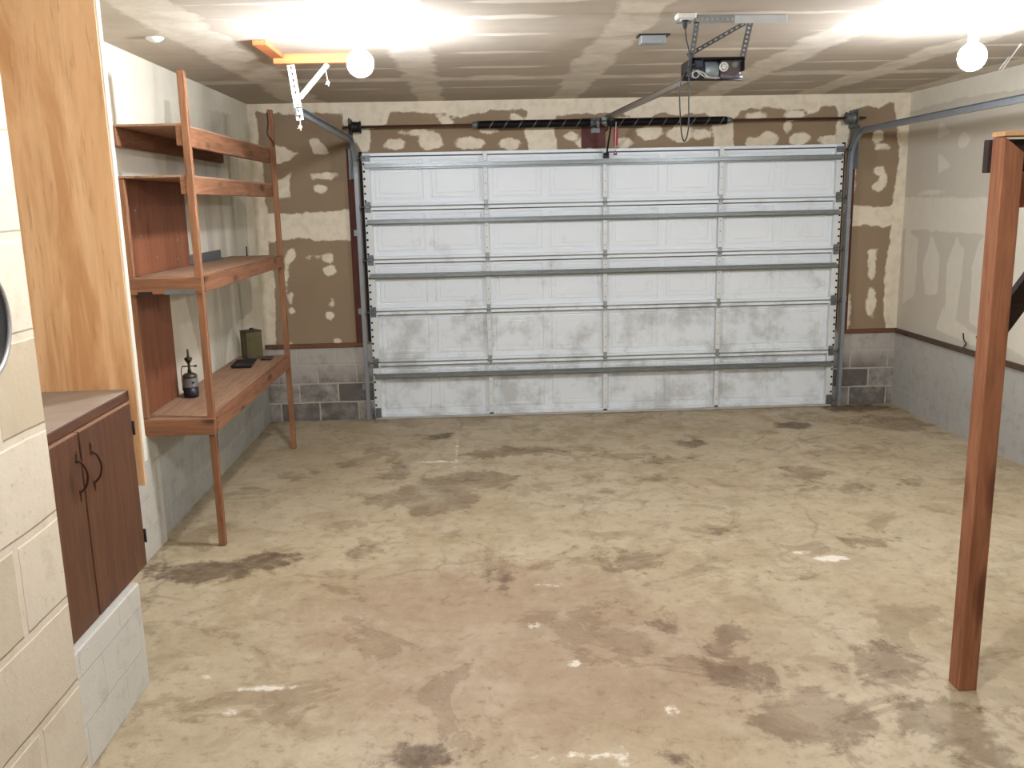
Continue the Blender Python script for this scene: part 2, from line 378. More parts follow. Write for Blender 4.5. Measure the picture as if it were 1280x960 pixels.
def floor_mat():
    m = Mat('stained_concrete', 0.5, 0, 0.35)
    n_big = m.noise(0.9, 5, 0.6, None, 0.3); n_mid = m.noise(3.2, 6, 0.68, None, 0.6); n_f = m.noise(13, 6, 0.7); n_x = m.noise(48, 4, 0.65)
    c = m.mix(m.step(n_big, 0.3, 0.7), (165, 148, 118), (179, 164, 136))
    c = m.mix(m.math('MULTIPLY', m.step(n_mid, 0.45, 0.66), 0.6), c, (147, 131, 101))
    c = m.mix(m.math('MULTIPLY', m.step(m.noise(4.3, 6, 0.66, m.scale((1, 1, 1), (5, 3, 1))), 0.52, 0.7), 0.45), c, (193, 180, 154))
    # reddish brown and pale zones
    pk = m.math('ADD', m.attr('pink'), m.math('MULTIPLY', m.math('SUBTRACT', n_mid, 0.5), 1.0))
    c = m.mix(m.math('MULTIPLY', m.step(pk, -0.45, 0.6), 0.62), c, (144, 119, 96))
    c = m.mix(m.math('MULTIPLY', m.step(m.noise(1.1, 5, 0.65, m.scale((1, 1, 1), (2, 7, 3))), 0.5, 0.68), 0.22), c, (200, 188, 166))
    # worn mottling at three sizes
    c = m.mix(m.math('MULTIPLY', m.step(n_f, 0.52, 0.68), 0.6), c, (126, 108, 84))
    c = m.mix(m.math('MULTIPLY', m.step(n_f, 0.47, 0.3), 0.22), c, (194, 179, 152))
    c = m.mix(m.math('MULTIPLY', m.step(n_x, 0.56, 0.72), 0.4), c, (118, 102, 80))
    # oil and water stains
    e = m.math('ADD', m.math('MULTIPLY', m.math('SUBTRACT', n_f, 0.5), 0.28), m.math('MULTIPLY', m.math('SUBTRACT', n_mid, 0.5), 0.5))
    md = m.math('ADD', m.attr('medium'), e)
    mm = m.math('MULTIPLY', m.step(md, -0.02, 0.05), m.step(n_mid, 0.3, 0.6, 0.45, 0.9))
    c = m.mix(mm, c, (205, 198, 194), 'MULTIPLY')
    n_w = m.math('ADD', m.noise(1.7, 6, 0.7, m.scale((1, 1, 1), (9, 2, 4)), 0.8), m.math('MULTIPLY', n_f, 0.08))
    c = m.mix(m.math('MULTIPLY', m.step(n_w, 0.60, 0.64), 0.6), c, (208, 200, 192), 'MULTIPLY')
    d = m.math('ADD', m.attr('dark'), m.math('MULTIPLY', e, 0.8))
    dm = m.math('MULTIPLY', m.step(d, -0.03, 0.06), m.step(n_f, 0.2, 0.6, 0.55, 0.95))
    c = m.mix(dm, c, (160, 150, 144), 'MULTIPLY')
    l = m.math('ADD', m.attr('light'), m.math('MULTIPLY', m.math('SUBTRACT', n_f, 0.5), 0.16))
    c = m.mix(m.math('MULTIPLY', m.step(l, -0.01, 0.02), 0.75), c, (234, 228, 212))
    # hairline cracks
    vo = m.n.new('ShaderNodeTexVoronoi'); vo.feature = 'DISTANCE_TO_EDGE'; vo.inputs['Scale'].default_value = 0.42
    wv = m.n.new('ShaderNodeMix'); wv.data_type = 'VECTOR'; wv.inputs[0].default_value = 0.25
    m.l.new(m.co(), wv.inputs[4]); m.l.new(m.noise(2.0, 4, 0.6, None, 0, True), wv.inputs[5]); m.l.new(wv.outputs[1], vo.inputs['Vector'])
    cr = m.math('MULTIPLY', m.step(vo.outputs['Distance'], 0.001, 0.006, 1, 0), m.step(m.noise(0.7, 2), 0.5, 0.62))
    c = m.mix(m.math('MULTIPLY', cr, 0.4), c, (98, 84, 66))
    m.color(c); m.rough(m.step(n_mid, 0.3, 0.7, 0.42, 0.68))
    m.bump(m.math('ADD', m.math('MULTIPLY', n_x, 0.3), m.math('MULTIPLY', n_f, 0.5)), 0.15, 0.006)
    return m.m
M_FLOOR = floor_mat()

def ply_mat():
    m = Mat('varnished_plywood', 0.55, 0, 0.35)
    v = m.scale((7, 7, 0.55)); w = m.scale((2.2, 2.2, 0.35))
    g = m.noise(1.7, 5, 0.6, v, 1.2); b = m.noise(1.4, 4, 0.55, w, 2.2); f = m.noise(9, 3, 0.6, v)
    c = m.mix(m.step(b, 0.35, 0.65), (224, 178, 128), (200, 148, 98))
    c = m.mix(m.math('MULTIPLY', m.step(g, 0.45, 0.7), 0.6), c, (234, 196, 150))
    c = m.mix(m.math('MULTIPLY', m.step(f, 0.56, 0.74), 0.5), c, (172, 118, 74))
    vo = m.n.new('ShaderNodeTexVoronoi'); m.l.new(m.scale((3.3, 3.3, 1.0)), vo.inputs['Vector']); vo.inputs['Scale'].default_value = 1.3
    c = m.mix(m.math('MULTIPLY', m.step(vo.outputs['Distance'], 0.03, 0.13, 1, 0), 0.6), c, (160, 106, 66))
    m.color(c); return m.m
M_PLY = ply_mat()

RED1, RED2 = (116, 77, 53), (140, 97, 68)
M_WX = wood('redwood_grain_across', RED1, RED2, 0)
M_WY = wood('redwood_grain_along', RED1, RED2, 1, knot=0.11)
M_WZ = wood('redwood_grain_upright', (124, 84, 58), (148, 104, 73), 2, knot=0.13)
M_DECK = wood('dusty_shelf_board', (138, 106, 82), (160, 126, 99), 1, (104, 76, 56))
M_PANEL = wood('dark_red_plywood', (118, 70, 46), (136, 86, 58), 2, (92, 52, 36), 0.6, 0.5)
M_POST = wood('fir_post', (124, 78, 52), (148, 99, 69), 2, (82, 42, 28), knot=0.17)
M_FIRX = wood('fir_beam', (134, 80, 55), (152, 96, 68), 0, (88, 46, 30))
M_DARKX = wood('dark_stained_board', (50, 38, 34), (62, 48, 42), 0, (30, 22, 20))
M_PALE = wood('pale_ceiling_lumber', (196, 122, 70), (214, 142, 88), 0, (150, 84, 46))
M_PALEY = wood('pale_ceiling_lumber_along', (176, 104, 62), (196, 122, 76), 1, (130, 70, 40))
M_JAMB = wood('maroon_stained_jamb', (74, 40, 32), (92, 54, 42), 2, (50, 26, 20))
M_SILLX = wood('mudsill_timber_across', (98, 66, 46), (112, 78, 54), 0, (60, 40, 28))
M_SILLY = wood('mudsill_timber_along', (78, 60, 48), (92, 72, 58), 1, (50, 38, 30))
M_CAB = wood('dark_walnut_laminate', (80, 51, 35), (98, 64, 44), 2, (54, 33, 24), 0.5)
M_CABY = wood('dark_walnut_edge', (84, 55, 39), (98, 66, 47), 1, (64, 36, 24), 0.5)
M_EDGE = plain('pale_wood_edge', (160, 120, 92), 0.7)  # paler wood tone for the tops of the cabinet doors
M_COUNTER = plain('dusty_brown_counter', (176, 156, 136), 0.7, 0, 0.25, 6)
M_BRASS = plain('aged_brass', (70, 46, 34), 0.4, 0.7)
M_BLACK = plain('black_metal', (32, 30, 30), 0.5, 0.3)
M_WHITE = plain('white_painted_metal', (228, 226, 218), 0.45, 0, 0.06)
M_WHITEWALL = plain('white_drywall_edge', (232, 226, 208), 0.8, 0, 0.1)
M_GALV = plain('galvanised_steel', (160, 164, 162), 0.42, 0.4, 0.18, 30)
M_GALVD = plain('dull_galvanised_steel', (118, 122, 122), 0.45, 0.45, 0.2, 30)
M_STRUT = plain('grey_galvanised_strut', (142, 147, 144), 0.38, 0.55, 0.22, 12)
M_TRACK = plain('grey_track_steel', (150, 154, 156), 0.42, 0.35, 0.15, 20)
M_RUST = plain('rusty_shaft', (104, 68, 52), 0.6, 0.4, 0.3, 40)
M_OLIVE = plain('olive_painted_tin', (92, 84, 50), 0.5, 0.2, 0.25, 14)
M_TRAY = plain('dark_enamel', (44, 40, 42), 0.35, 0.2)
M_CORD = plain('black_rubber', (46, 44, 42), 0.6)
M_PORC = plain('white_porcelain', (235, 232, 222), 0.3)
M_STRING = plain('white_cotton_string', (226, 220, 206), 0.9)
M_RED = plain('red_plastic', (150, 30, 36), 0.5)
M_REDDULL = plain('maroon_board', (98, 58, 52), 0.8, 0, 0.2, 10)
M_DISC = plain('black_disc', (22, 22, 25), 0.35)
M_RIM = plain('grey_rim', (150, 146, 140), 0.4, 0.4)

def door_mat():
    m = Mat('white_painted_steel_with_dirt', 0.42, 0, 0.45)
    c = m.mix(m.noise(1.6, 4), (220, 225, 226), (229, 233, 233))
    z = m.xyz()[2]
    d = m.math('ADD', m.noise(2.6, 6, 0.68), m.math('MULTIPLY', m.attr('grime'), 0.22))
    c = m.mix(m.math('MULTIPLY', m.step(d, 0.60, 0.82), 0.6), c, (160, 161, 154))
    c = m.mix(m.math('MULTIPLY', m.step(m.noise(24, 3, 0.7), 0.68, 0.8), 0.35), c, (130, 130, 124))
    m.color(c); return m.m
M_DOOR = door_mat()
M_STILE = plain('white_steel_stile', (222, 224, 220), 0.42, 0, 0.08, 8)
M_HOLE = plain('dark_punched_hole', (26, 27, 28), 0.8)
def spring_mat():
    m = Mat('black_oiled_spring', 0.45, 0.6)
    c = m.xyz(); ang = m.math('DIVIDE', m.math('ARCTAN2', c[2], c[1]), 2 * PI)
    s = m.math('FRACT', m.math('ADD', m.math('MULTIPLY', c[0], 7.0), ang))
    m.color(m.mix(m.step(m.math('ABSOLUTE', m.math('SUBTRACT', s, 0.5)), 0.03, 0.06, 1, 0), (30, 27, 28), (120, 112, 108))); return m.m
M_SPRING = spring_mat()
def bulb_mat():
    m = Mat('lit_bulb'); m.color((255, 250, 240))
    m.b.inputs['Emission Color'].default_value = (0.95, 1.0, 1.12, 1); m.b.inputs['Emission Strength'].default_value = BULB
    return m.m
BULB = 640.0
M_BULB = bulb_mat()
BULB = 900.0
M_BULB2 = bulb_mat()
M_RAILSHADE = plain('rail_shade_line', (84, 86, 84), 0.8)  # dark colour that paints the shade line under the door rails
M_JOINT = plain('section_joint', (150, 152, 148), 0.7)
M_ZINC = plain('bright_zinc', (205, 208, 206), 0.4, 0.2)
def smooth_pts(pts, n=4):
    P = [Vector(q) for q in pts]; out = []
    for i in range(len(P) - 1):
        a, b_, c, d = P[max(i - 1, 0)], P[i], P[i + 1], P[min(i + 2, len(P) - 1)]
        for k in range(n):
            t = k / n
            out.append(0.5 * ((2 * b_) + (c - a) * t + (2 * a - 5 * b_ + 4 * c - d) * t * t + (3 * b_ - a - 3 * c + d) * t ** 3))
    out.append(P[-1]); return out

# ================================================================== THE SETTING
def lins(a, b, s): return np.linspace(a, b, max(2, int(round(abs(b - a) / s)) + 1))
def fields(us, vs, P, E):
    U, V = np.meshgrid(us, vs); return field(U, V, P, E)

# floor
us, vs = lins(-2.25, 4.5, 0.035), lins(YR - 0.05, 9.75, 0.035)
U, V = np.meshgrid(us, vs)
def soft(E):
    F = np.full(U.shape, -1.0)
    for cx, cy, rx, ry in E: F = np.maximum(F, 1 - np.sqrt(((U - cx) / rx) ** 2 + ((V - cy) / ry) ** 2))
    return F
fl = grid('floor', lambda u, v: (u, v, 0.0), us, vs, M_FLOOR,
          {'dark': fields(us, vs, [], DARK), 'medium': fields(us, vs, [], MEDIUM), 'light': fields(us, vs, [], LIGHT), 'pink': soft(PINK)}, thick=0.12)
struct(fl)

# ceiling: wide taped joints running to the door, short streaks over the fasteners across
us, vs = lins(XL - 0.05, XR + 0.05, 0.04), lins(YR - 0.05, YB + 0.1, 0.04)
U, V = np.meshgrid(us, vs)
band = np.full(U.shape, -1.0)
for cx, w in ((-1.62, 0.17), (-0.4, 0.13), (0.93, 0.14), (2.36, 0.15), (3.4, 0.14), (4.4, 0.16)):
    band = np.maximum(band, w - np.abs(U - cx))
band = np.maximum(band, 0.16 - np.abs(V - 4.2)); band = np.maximum(band, 0.1 - np.abs(V - 7.75))
rs = random.Random(3); st = []
for j, y in enumerate((1.2, 1.8, 2.4, 3.0, 3.6, 4.3, 4.85, 5.25, 5.8, 6.45, 7.1, 7.65, 8.3, 8.9)):
    for x in (-1.0, 0.3, 1.65, 2.9, 3.95):
        if rs.random() < 0.85: st.append((x + rs.uniform(-0.15, 0.15), y + rs.uniform(-0.03, 0.03), rs.uniform(0.22, 0.6), rs.uniform(0.035, 0.06)))
ce = grid('ceiling', lambda u, v: (u, v, H), us, vs, M_CEIL, {'mud': band, 'streak': fields(us, vs, [], st)}, thick=0.1, flip=True)
struct(ce)

# back wall above the block, with the opening behind the door
OX0, OX1, OZ = -1.0, 3.70, 2.66
us, vs = lins(XL, XR, 0.03), lins(SILL, H, 0.03)
bw = grid('wall_back', lambda u, v: (u, YB, v), us, vs, M_BACK, {'mud': fields(us, vs, MUD_BACK_P, MUD_BACK_E)},
          skip=lambda u, v: OX0 < u < OX1 and v < OZ, thick=0.1, flip=False)
struct(bw)
for x0, x1 in ((XL, -1.105), (3.785, XR)): struct(MB().box(x0, x1, YB - 0.012, YB + 0.2, 0, SILL).build('wall_back_block', M_BLK_B))
# right wall
us, vs = lins(YR, YB, 0.04), lins(SILL, H, 0.04)
rw = grid('wall_right', lambda u, v: (XR, u, v), us, vs, M_RIGHT, {'mud': fields(us, vs, MUD_RIGHT_P, MUD_RIGHT_E)}, thick=0.1, flip=True)
struct(rw)
struct(MB().box(XR - 0.012, XR + 0.2, YR, YB, 0, SILL).build('wall_right_block', M_BLK_R))
# left wall
LP = [[(1.9, 3.05), (5.8, 3.06), (7.0, 3.0), (9.4, 3.1), (9.4, 3.4), (1.9, 3.4)], [(8.9, 0.7), (9.5, 0.7), (9.5, 3.3), (9.0, 3.3)],
      [(3.5, 2.35), (6.7, 2.3), (6.9, 3.3), (3.5, 3.3)], [(3.5, 0.7), (7.3, 0.7), (6.9, 1.6), (3.5, 1.6)], [(7.7, 0.7), (9.0, 0.7), (9.0, 1.25), (8.0, 1.15)]]
us, vs = lins(1.6, YB, 0.04), lins(SILL, H, 0.04)
lw = grid('wall_left', lambda u, v: (XL, u, v), us, vs, M_LEFT, {'mud': fields(us, vs, LP, [])}, thick=0.1, flip=False)
struct(lw)
struct(MB().box(XL - 0.2, XL + 0.006, 1.6, YB, 0, SILL).build('wall_left_block', M_BLK_L))
# paler strip of block at the near end of the left stem wall
struct(MB().box(XL, XL + 0.05, 4.3, 5.9, 0, SILL - 0.01, 0.004).build('wall_left_pier', M_BLK_BASE))
# near block wall beside the viewer, its return and the wall behind the viewer
struct(MB().box(XL, -0.94, YR, 1.93, 0, H, 0.006).build('wall_near', M_BLK_P))
struct(MB().box(XL - 0.1, XR + 0.1, YR - 0.15, YR, 0, H).build('wall_rear', M_WHITEWALL))
# low block base under the cabinet
struct(MB().box(XL, -1.615, 1.93, 3.995, 0, 0.515, 0.006).build('wall_base', M_BLK_BASE))
# stub wall that carries the plywood panel
struct(MB().box(XL, -1.632, 4.264, 4.305, 1.02, H, 0.002).build('wall_stub', M_WHITEWALL))
# mudsills on top of the block
b = MB(); b.box(XL, -1.17, YB - 0.03, YB, SILL - 0.022, SILL + 0.022, 0.003); struct(b.build('trim_1', M_SILLX))
b = MB(); b.box(3.87, XR, YB - 0.03, YB, SILL - 0.022, SILL + 0.022, 0.003); struct(b.build('trim_2', M_SILLX))
b = MB(); b.box(XR - 0.035, XR, YR, YB, SILL - 0.024, SILL + 0.022, 0.003); struct(b.build('trim_3', M_SILLY))

# ================================================================== THE GARAGE DOOR
DX0, DX1, DZ = -1.10, 3.777, 2.738
DY = 9.29                                             # face of the door skin
JZ = [0.02, 0.61, 1.145, 1.675, 2.205, DZ]            # section joints
SX = [DX0 + 0.035, 0.125, 1.335, 2.525, DX1 - 0.035]   # stiles
door = thing('garage_door_assembly', 'wide white sectional steel garage door, closed, with grey steel struts across it', 'garage door', (1.34, DY, 0))
def section(z0, z1, k):
    b = MB(); bm = b.bm
    S = DY + 0.012                                    # skin
    b.box(DX0, DX1, S + 0.008, S + 0.018, z0 + 0.004, z1 - 0.004)
    edges = [DX0 + 0.06] + [v for s in SX[1:4] for v in (s - 0.022, s + 0.022)] + [DX1 - 0.06]
    bays = [(edges[0], edges[1]), (edges[2], edges[3]), (edges[4], edges[5]), (edges[6], edges[7])]
    cells = []; fill = [(DX0, edges[0]), (edges[1], edges[2]), (edges[3], edges[4]), (edges[5], edges[6]), (edges[7], DX1)]
    for a, c in bays:
        m = (a + c) / 2; cells += [(a, m), (m, c)]
    def quad(P): return bm.faces.new([bm.verts.new(q) for q in P])
    za, zb = z0 + 0.004, z1 - 0.004
    for a, c in fill: quad([(a, S, za), (c, S, za), (c, S, zb), (a, S, zb)])
    for a, c in cells:                                # two embossed panels in every bay
        lv = [(0, 0), (0.036, 0), (0.041, 0.007), (0.05, 0.007), (0.056, 0.001), (0.088, 0.001), (0.092, 0.004), (0.099, 0.001)]
        rings = []
        for ins, dep in lv:
            i = ins; j = ins + (0.032 if ins > 0 else 0)
            rings.append([bm.verts.new(q) for q in ((a + i, S + dep, za + j), (c - i, S + dep, za + j), (c - i, S + dep, zb - j), (a + i, S + dep, zb - j))])
        for A, B in zip(rings, rings[1:]):
            for q in range(4): bm.faces.new((A[q], A[(q + 1) % 4], B[(q + 1) % 4], B[q]))
        bm.faces.new(rings[-1])
    # folded top rail, dark strip painting the shade line under it, and the thicker bottom rail
    b.box(DX0, DX1, DY - 0.034, S, z1 - 0.034, z1 - 0.006, 0.002)
    b.box(DX0, DX1, DY - 0.042, S, z0 + 0.006, z0 + 0.034, 0.005)
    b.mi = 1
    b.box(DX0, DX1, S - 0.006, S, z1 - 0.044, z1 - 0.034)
    b.mi = 2
    b.box(DX0, DX1, DY - 0.02, S, z0 - 0.005, z0 + 0.006)
    o = b.build('door_section', [M_DOOR, M_RAILSHADE, M_JOINT], door)
    return o
def set_grime(o, zbase):
    me = o.data; n = len(me.vertices); co = np.empty(n * 3, dtype=np.float32); me.vertices.foreach_get('co', co); co = co.reshape(-1, 3)
    a = me.attributes.new('grime', 'FLOAT', 'POINT')
    a.data.foreach_set('value', np.full(n, zbase, dtype=np.float32))
for k in range(5):
    o = section(JZ[k], JZ[k + 1], k); set_grime(o, (0.75, 0.7, 0.28, 0.2, 0.0)[k])
for k in range(5):
    z0, z1 = JZ[k], JZ[k + 1]
    for i, x in enumerate(SX):
        w = 0.036 if i in (0, 4) else 0.022
        b = MB(); b.box(x - w, x + w, DY - 0.042, DY + 0.011, z0 + 0.008, z1 - 0.008, 0.003)
        b.mi = 1
        if i in (0, 4):
            s = -1 if i == 0 else 1; n = 7
            for q in range(n):
                z = z0 + 0.06 + (z1 - z0 - 0.1) * q / (n - 1)
                b.lathe([(0.0115, -0.0445), (0.0115, -0.041)], (x + s * 0.021, DY, z), 'y', 8)
        else:
            for q in range(4):
                z = z0 + 0.1 + (z1 - z0 - 0.2) * q / 3
                b.lathe([(0.005, -0.0435), (0.005, -0.041)], (x, DY, z), 'y', 6)
        b.build('stile', [M_STILE, M_HOLE], door)
for z in (2.602, 2.052, 1.508, 0.468):                # hat shaped struts
    y = DY - 0.043; h = 0.027
    P = [(y, z - h), (y - 0.004, z - h), (y - 0.004, z - 0.016), (y - 0.05, z - 0.012), (y - 0.05, z + 0.012), (y - 0.004, z + 0.016), (y - 0.004, z + h), (y, z + h)]
    MB().prism(P, DX0 + 0.02, DX1 - 0.02, 'x').build('strut', M_STRUT, door)
for z in JZ[1:5]:
    for i, x in enumerate(SX):
        b = MB()
        if i in (1, 2, 3):
            b.box(x - 0.019, x + 0.019, DY - 0.047, DY - 0.043, z - 0.05, z + 0.05, 0.002)
            b.tube([(x - 0.024, DY - 0.05, z), (x + 0.024, DY - 0.05, z)], 0.009)
        else:
            s = -1 if i == 0 else 1
            b.box(x - 0.028, x + 0.028, DY - 0.048, DY - 0.043, z - 0.055, z + 0.05, 0.002)
            b.box(x - 0.026, x + 0.026, DY - 0.066, DY - 0.046, z - 0.016, z + 0.016, 0.004)
            b.tube([(x, DY - 0.06, z), (x + s * 0.075, DY - 0.06, z)], 0.006)
            b.lathe([(0.018, -0.01), (0.022, -0.006), (0.022, 0.006), (0.018, 0.01)], (x + s * 0.078, DY - 0.06, z), 'x', 14)
        b.build('hinge', M_GALV if i in (1, 2, 3) else M_GALVD, door)
for i, x in ((0, SX[0]), (4, SX[4])):
    s = -1 if i == 0 else 1
    b = MB(); b.box(x - 0.045, x + 0.045, DY - 0.06, DY - 0.044, DZ - 0.085, DZ - 0.03, 0.003)
    b.tube([(x, DY - 0.066, DZ - 0.055), (x + s * 0.075, DY - 0.066, DZ - 0.055)], 0.006)
    b.lathe([(0.018, -0.01), (0.022, -0.006), (0.022, 0.006), (0.018, 0.01)], (x + s * 0.078, DY - 0.06, DZ - 0.055), 'x', 14)
    b.build('top_bracket', M_GALVD, door)
    b = MB(); b.box(x - 0.03, x + 0.03, DY - 0.055, DY - 0.043, 0.03, 0.13, 0.003)
    b.lathe([(0.02, -0.008), (0.02, 0.008)], (x + s * 0.05, DY - 0.055, 0.08), 'x', 12)
    b.build('bottom_bracket', M_GALVD, door)
b = MB(); b.box(DX0, DX1, DY - 0.044, DY + 0.016, 0.001, 0.024, 0.006)
b.build('bottom_seal', plain('pale_dirty_rubber_seal', (206, 200, 190), 0.8, 0, 0.3, 5), door)

# ================================================================== TRACKS, TORSION SHAFT, HEADER HARDWARE
def track(x, s, yend, label):
    t = thing('door_track', label, 'door track', (x, 9.23, 0), 'roller tracks of the garage door')
    yc, R = 9.236, 0.30
    zt = 2.845
    path = [(yc, 0.012), (yc, 1.0), (yc, 2.0), (yc, zt - R)]
    for k in range(1, 9):
        a = PI / 2 * k / 8
        path.append((yc - R + R * math.cos(a), zt - R + R * math.sin(a)))
    path += [(8.2, zt + 0.004), (7.2, zt + 0.008), (yend, zt + 0.012)]
    # channel: web on the outside, lips towards the door
    prof = [(-0.018, -0.028), (0.018, -0.028), (0.018, 0.028), (-0.018, 0.028), (-0.018, 0.024), (0.013, 0.024), (0.013, -0.024), (-0.018, -0.024)]
    b = MB(); bm = b.bm; rings = []
    for i, (y, z) in enumerate(path):
        p0 = path[max(i - 1, 0)]; p1 = path[min(i + 1, len(path) - 1)]
        d = Vector((0, p1[0] - p0[0], p1[1] - p0[1])).normalized(); n = Vector((0, -d.z, d.y))
        rings.append([bm.verts.new(Vector((x + s * u, y, z)) + n * v) for u, v in prof])
    for A, B in zip(rings, rings[1:]):
        for q in range(8): bm.faces.new((A[q], A[(q + 1) % 8], B[(q + 1) % 8], B[q]))
    bm.faces.new(rings[0]); bm.faces.new(rings[-1])
    b.build('channel', M_TRACK, t)
    # flag bracket and wall brackets
    b = MB(); b.box(x + s * 0.019, x + s * 0.023, 9.10, YB - 0.022, 2.48, 2.90, 0.001); b.box(x + s * 0.019, x + s * 0.075, YB - 0.027, YB - 0.022, 2.48, 2.90, 0.001)
    b.build('flag_bracket', M_GALVD, t)
    for z in (0.35, 1.15, 1.95):
        b = MB(); b.box(x + s * 0.019, x + s * 0.023, 9.22, YB - 0.022, z - 0.03, z + 0.03); b.box(x + s * 0.019, x + s * 0.06, YB - 0.027, YB - 0.022, z - 0.03, z + 0.03)
        b.build('track_bracket', M_GALV, t)
    return t
track(-1.165, -1, 6.36, 'grey steel roller track rising on the door edge beside the wooden shelves')
track(3.842, 1, 5.7, 'grey steel roller track rising on the door edge towards the bare wooden post')
for x0, x1, lab in ((-1.262, -1.178, 'maroon-brown jamb board behind the roller track beside the wooden shelves'), (3.866, 3.925, 'thin brown jamb board behind the roller track opposite the shelves')):
    tag(MB().box(x0, x1, YB - 0.022, YB, SILL + 0.022, 2.78, 0.003).build('jamb_board', M_JAMB), lab, 'board')
for x0, x1, lab in ((-1.139, -1.103, 'dark strip added for the shade down the door edge on the shelf side'), (3.780, 3.814, 'dark strip added for the shade down the door edge on the post side')):
    tag(MB().box(x0, x1, YB - 0.016, YB - 0.002, SILL + 0.03, 2.75, 0.003).build('edge_shade_strip', M_HOLE), lab, 'shade strip')  # dark strip added for the shade between track and door
tag(MB().box(1.105, 1.345, YB - 0.022, YB, 2.745, 3.035, 0.003).build('mounting_board', M_REDDULL), 'maroon wooden board on the wall above the middle of the garage door', 'board')

ts = thing('torsion_shaft', 'torsion shaft with two long black springs above the garage door', 'torsion spring assembly', (1.34, 9.14, 2.975))
MB().tube([(-1.26, 9.14, 2.975), (3.935, 9.14, 2.975)], 0.0125, 12).build('shaft', M_RUST, ts)
def coil(x0, x1):
    n = 118; seg = 9; pts = []
    for k in range(n * seg + 1):
        a = 2 * PI * k / seg; pts.append((x0 + (x1 - x0) * k / (n * seg), 9.14 + 0.036 * math.cos(a), 2.975 + 0.036 * math.sin(a)))
    b = MB(); b.tube(pts, 0.0058, 5)
    o = b.build('spring', M_SPRING, ts)
    for xe, s in ((x0, -1), (x1, 1)):
        b = MB()
        b.lathe([(0.034, 0), (0.034, 0.025), (0.026, 0.04), (0.026, 0.055)] if s > 0 else [(0.026, -0.055), (0.026, -0.04), (0.034, -0.025), (0.034, 0)], (xe, 9.14, 2.975), 'x', 16)
        b.build('winding_cone', M_GALVD, ts)
coil(0.06, 1.17); coil(1.34, 2.53)
b = MB(); b.box(1.238, 1.252, 9.10, YB - 0.024, 2.93, 3.02, 0.002); b.box(1.20, 1.29, YB - 0.03, YB - 0.024, 2.89, 3.03, 0.002)
b.lathe([(0.03, -0.02), (0.03, 0.02)], (1.245, 9.14, 2.975), 'x', 14); b.build('centre_bracket', M_GALVD, ts)
for x, s, mt in ((-1.125, -1, M_BLACK), (3.775, 1, M_GALVD)):
    b = MB(); b.lathe([(0.052, -0.045), (0.06, -0.04), (0.05, -0.03), (0.047, 0.02), (0.05, 0.03), (0.062, 0.04), (0.05, 0.045)], (x, 9.14, 2.975), 'x', 18)
    for k in range(5):
        z = -0.03 + 0.0115 * k; b.lathe([(0.049, z - 0.004), (0.053, z), (0.049, z + 0.004)], (x, 9.14, 2.975), 'x', 18)
    b.build('cable_drum', mt, ts)
    b = MB(); b.box(x + s * 0.062, x + s * 0.068, 9.085, YB - 0.003, 2.885, 3.06, 0.002); b.lathe([(0.028, -0.012), (0.028, 0.012)], (x + s * 0.066, 9.14, 2.975), 'x', 14)
    b.build('bearing_plate', mt, ts)

# ================================================================== DOOR OPENER
op = thing('garage_door_opener', 'uncovered garage door opener motor hung from the ceiling with its long rail', 'garage door opener', (1.395, 5.38, 2.87))
b = MB(); b.box(1.245, 1.545, 5.235, 5.50, 2.986, 2.994, 0.002); b.box(1.245, 1.248, 5.235, 5.50, 2.94, 2.986); b.box(1.542, 1.545, 5.235, 5.50, 2.92, 2.986); b.box(1.245, 1.545, 5.488, 5.50, 2.90, 2.986)
b.build('chassis', M_BLACK, op)
M_MBLUE = plain('blue_grey_motor_steel', (150, 160, 162), 0.45, 0.3)
M_MDARK = plain('dark_blue_motor_steel', (66, 72, 84), 0.5, 0.3, 0.3)
M_MBROWN = plain('brown_oily_housing', (120, 106, 98), 0.5, 0.2, 0.35, 30)
b = MB(); b.lathe([(0.046, 0), (0.052, 0.008), (0.052, 0.074), (0.046, 0.082)], (1.332, 5.33, 2.932), 'x', 26); b.build('motor', M_MBLUE, op)
b = MB(); b.lathe([(0.03, 0), (0.046, 0.012), (0.05, 0.07)], (1.262, 5.33, 2.935), 'x', 22); b.box(1.262, 1.318, 5.25, 5.285, 2.94, 2.984, 0.006); b.build('motor_end', M_MDARK, op)
b = MB(); b.box(1.425, 1.54, 5.29, 5.42, 2.895, 2.985, 0.008); b.build('gearbox', M_MBROWN, op)
b = MB(); b.tube([(1.42, 5.275, 2.888), (1.50, 5.27, 2.889), (1.54, 5.272, 2.890)], 0.017, 14); b.build('capacitor', plain('purple_grey_capacitor', (98, 86, 92), 0.4), op)
b = MB(); b.tube([(1.30, 5.262, 2.876), (1.54, 5.262, 2.874)], 0.006, 8); b.tube([(1.26, 5.27, 2.889), (1.30, 5.262, 2.876)], 0.006, 8); b.build('frame_rod', M_BLACK, op)
b = MB(); r = 0.022
b.tube([(1.437 + r * math.cos(2 * PI * k / 28), 5.272, 2.945 + r * math.sin(2 * PI * k / 28)) for k in range(29)], 0.0055, 6)
b.lathe([(0.012, -0.006), (0.012, 0.02)], (1.437, 5.270, 2.945), 'y', 20)
for k in range(4): b.bar((1.437, 5.272, 2.945), (1.437 + 0.02 * math.cos(k * PI / 2 + 0.5), 5.272, 2.945 + 0.02 * math.sin(k * PI / 2 + 0.5)), 0.005, 0.005)
b.build('gear_wheel', M_WHITE, op)
b = MB(); b.tube([(1.503 + 0.015 * math.cos(2 * PI * k / 24), 5.276, 2.957 + 0.015 * math.sin(2 * PI * k / 24)) for k in range(25)], 0.004, 6); b.lathe([(0.009, 0), (0.009, 0.02)], (1.503, 5.274, 2.957), 'y', 12); b.build('limit_nut', M_GALV, op)
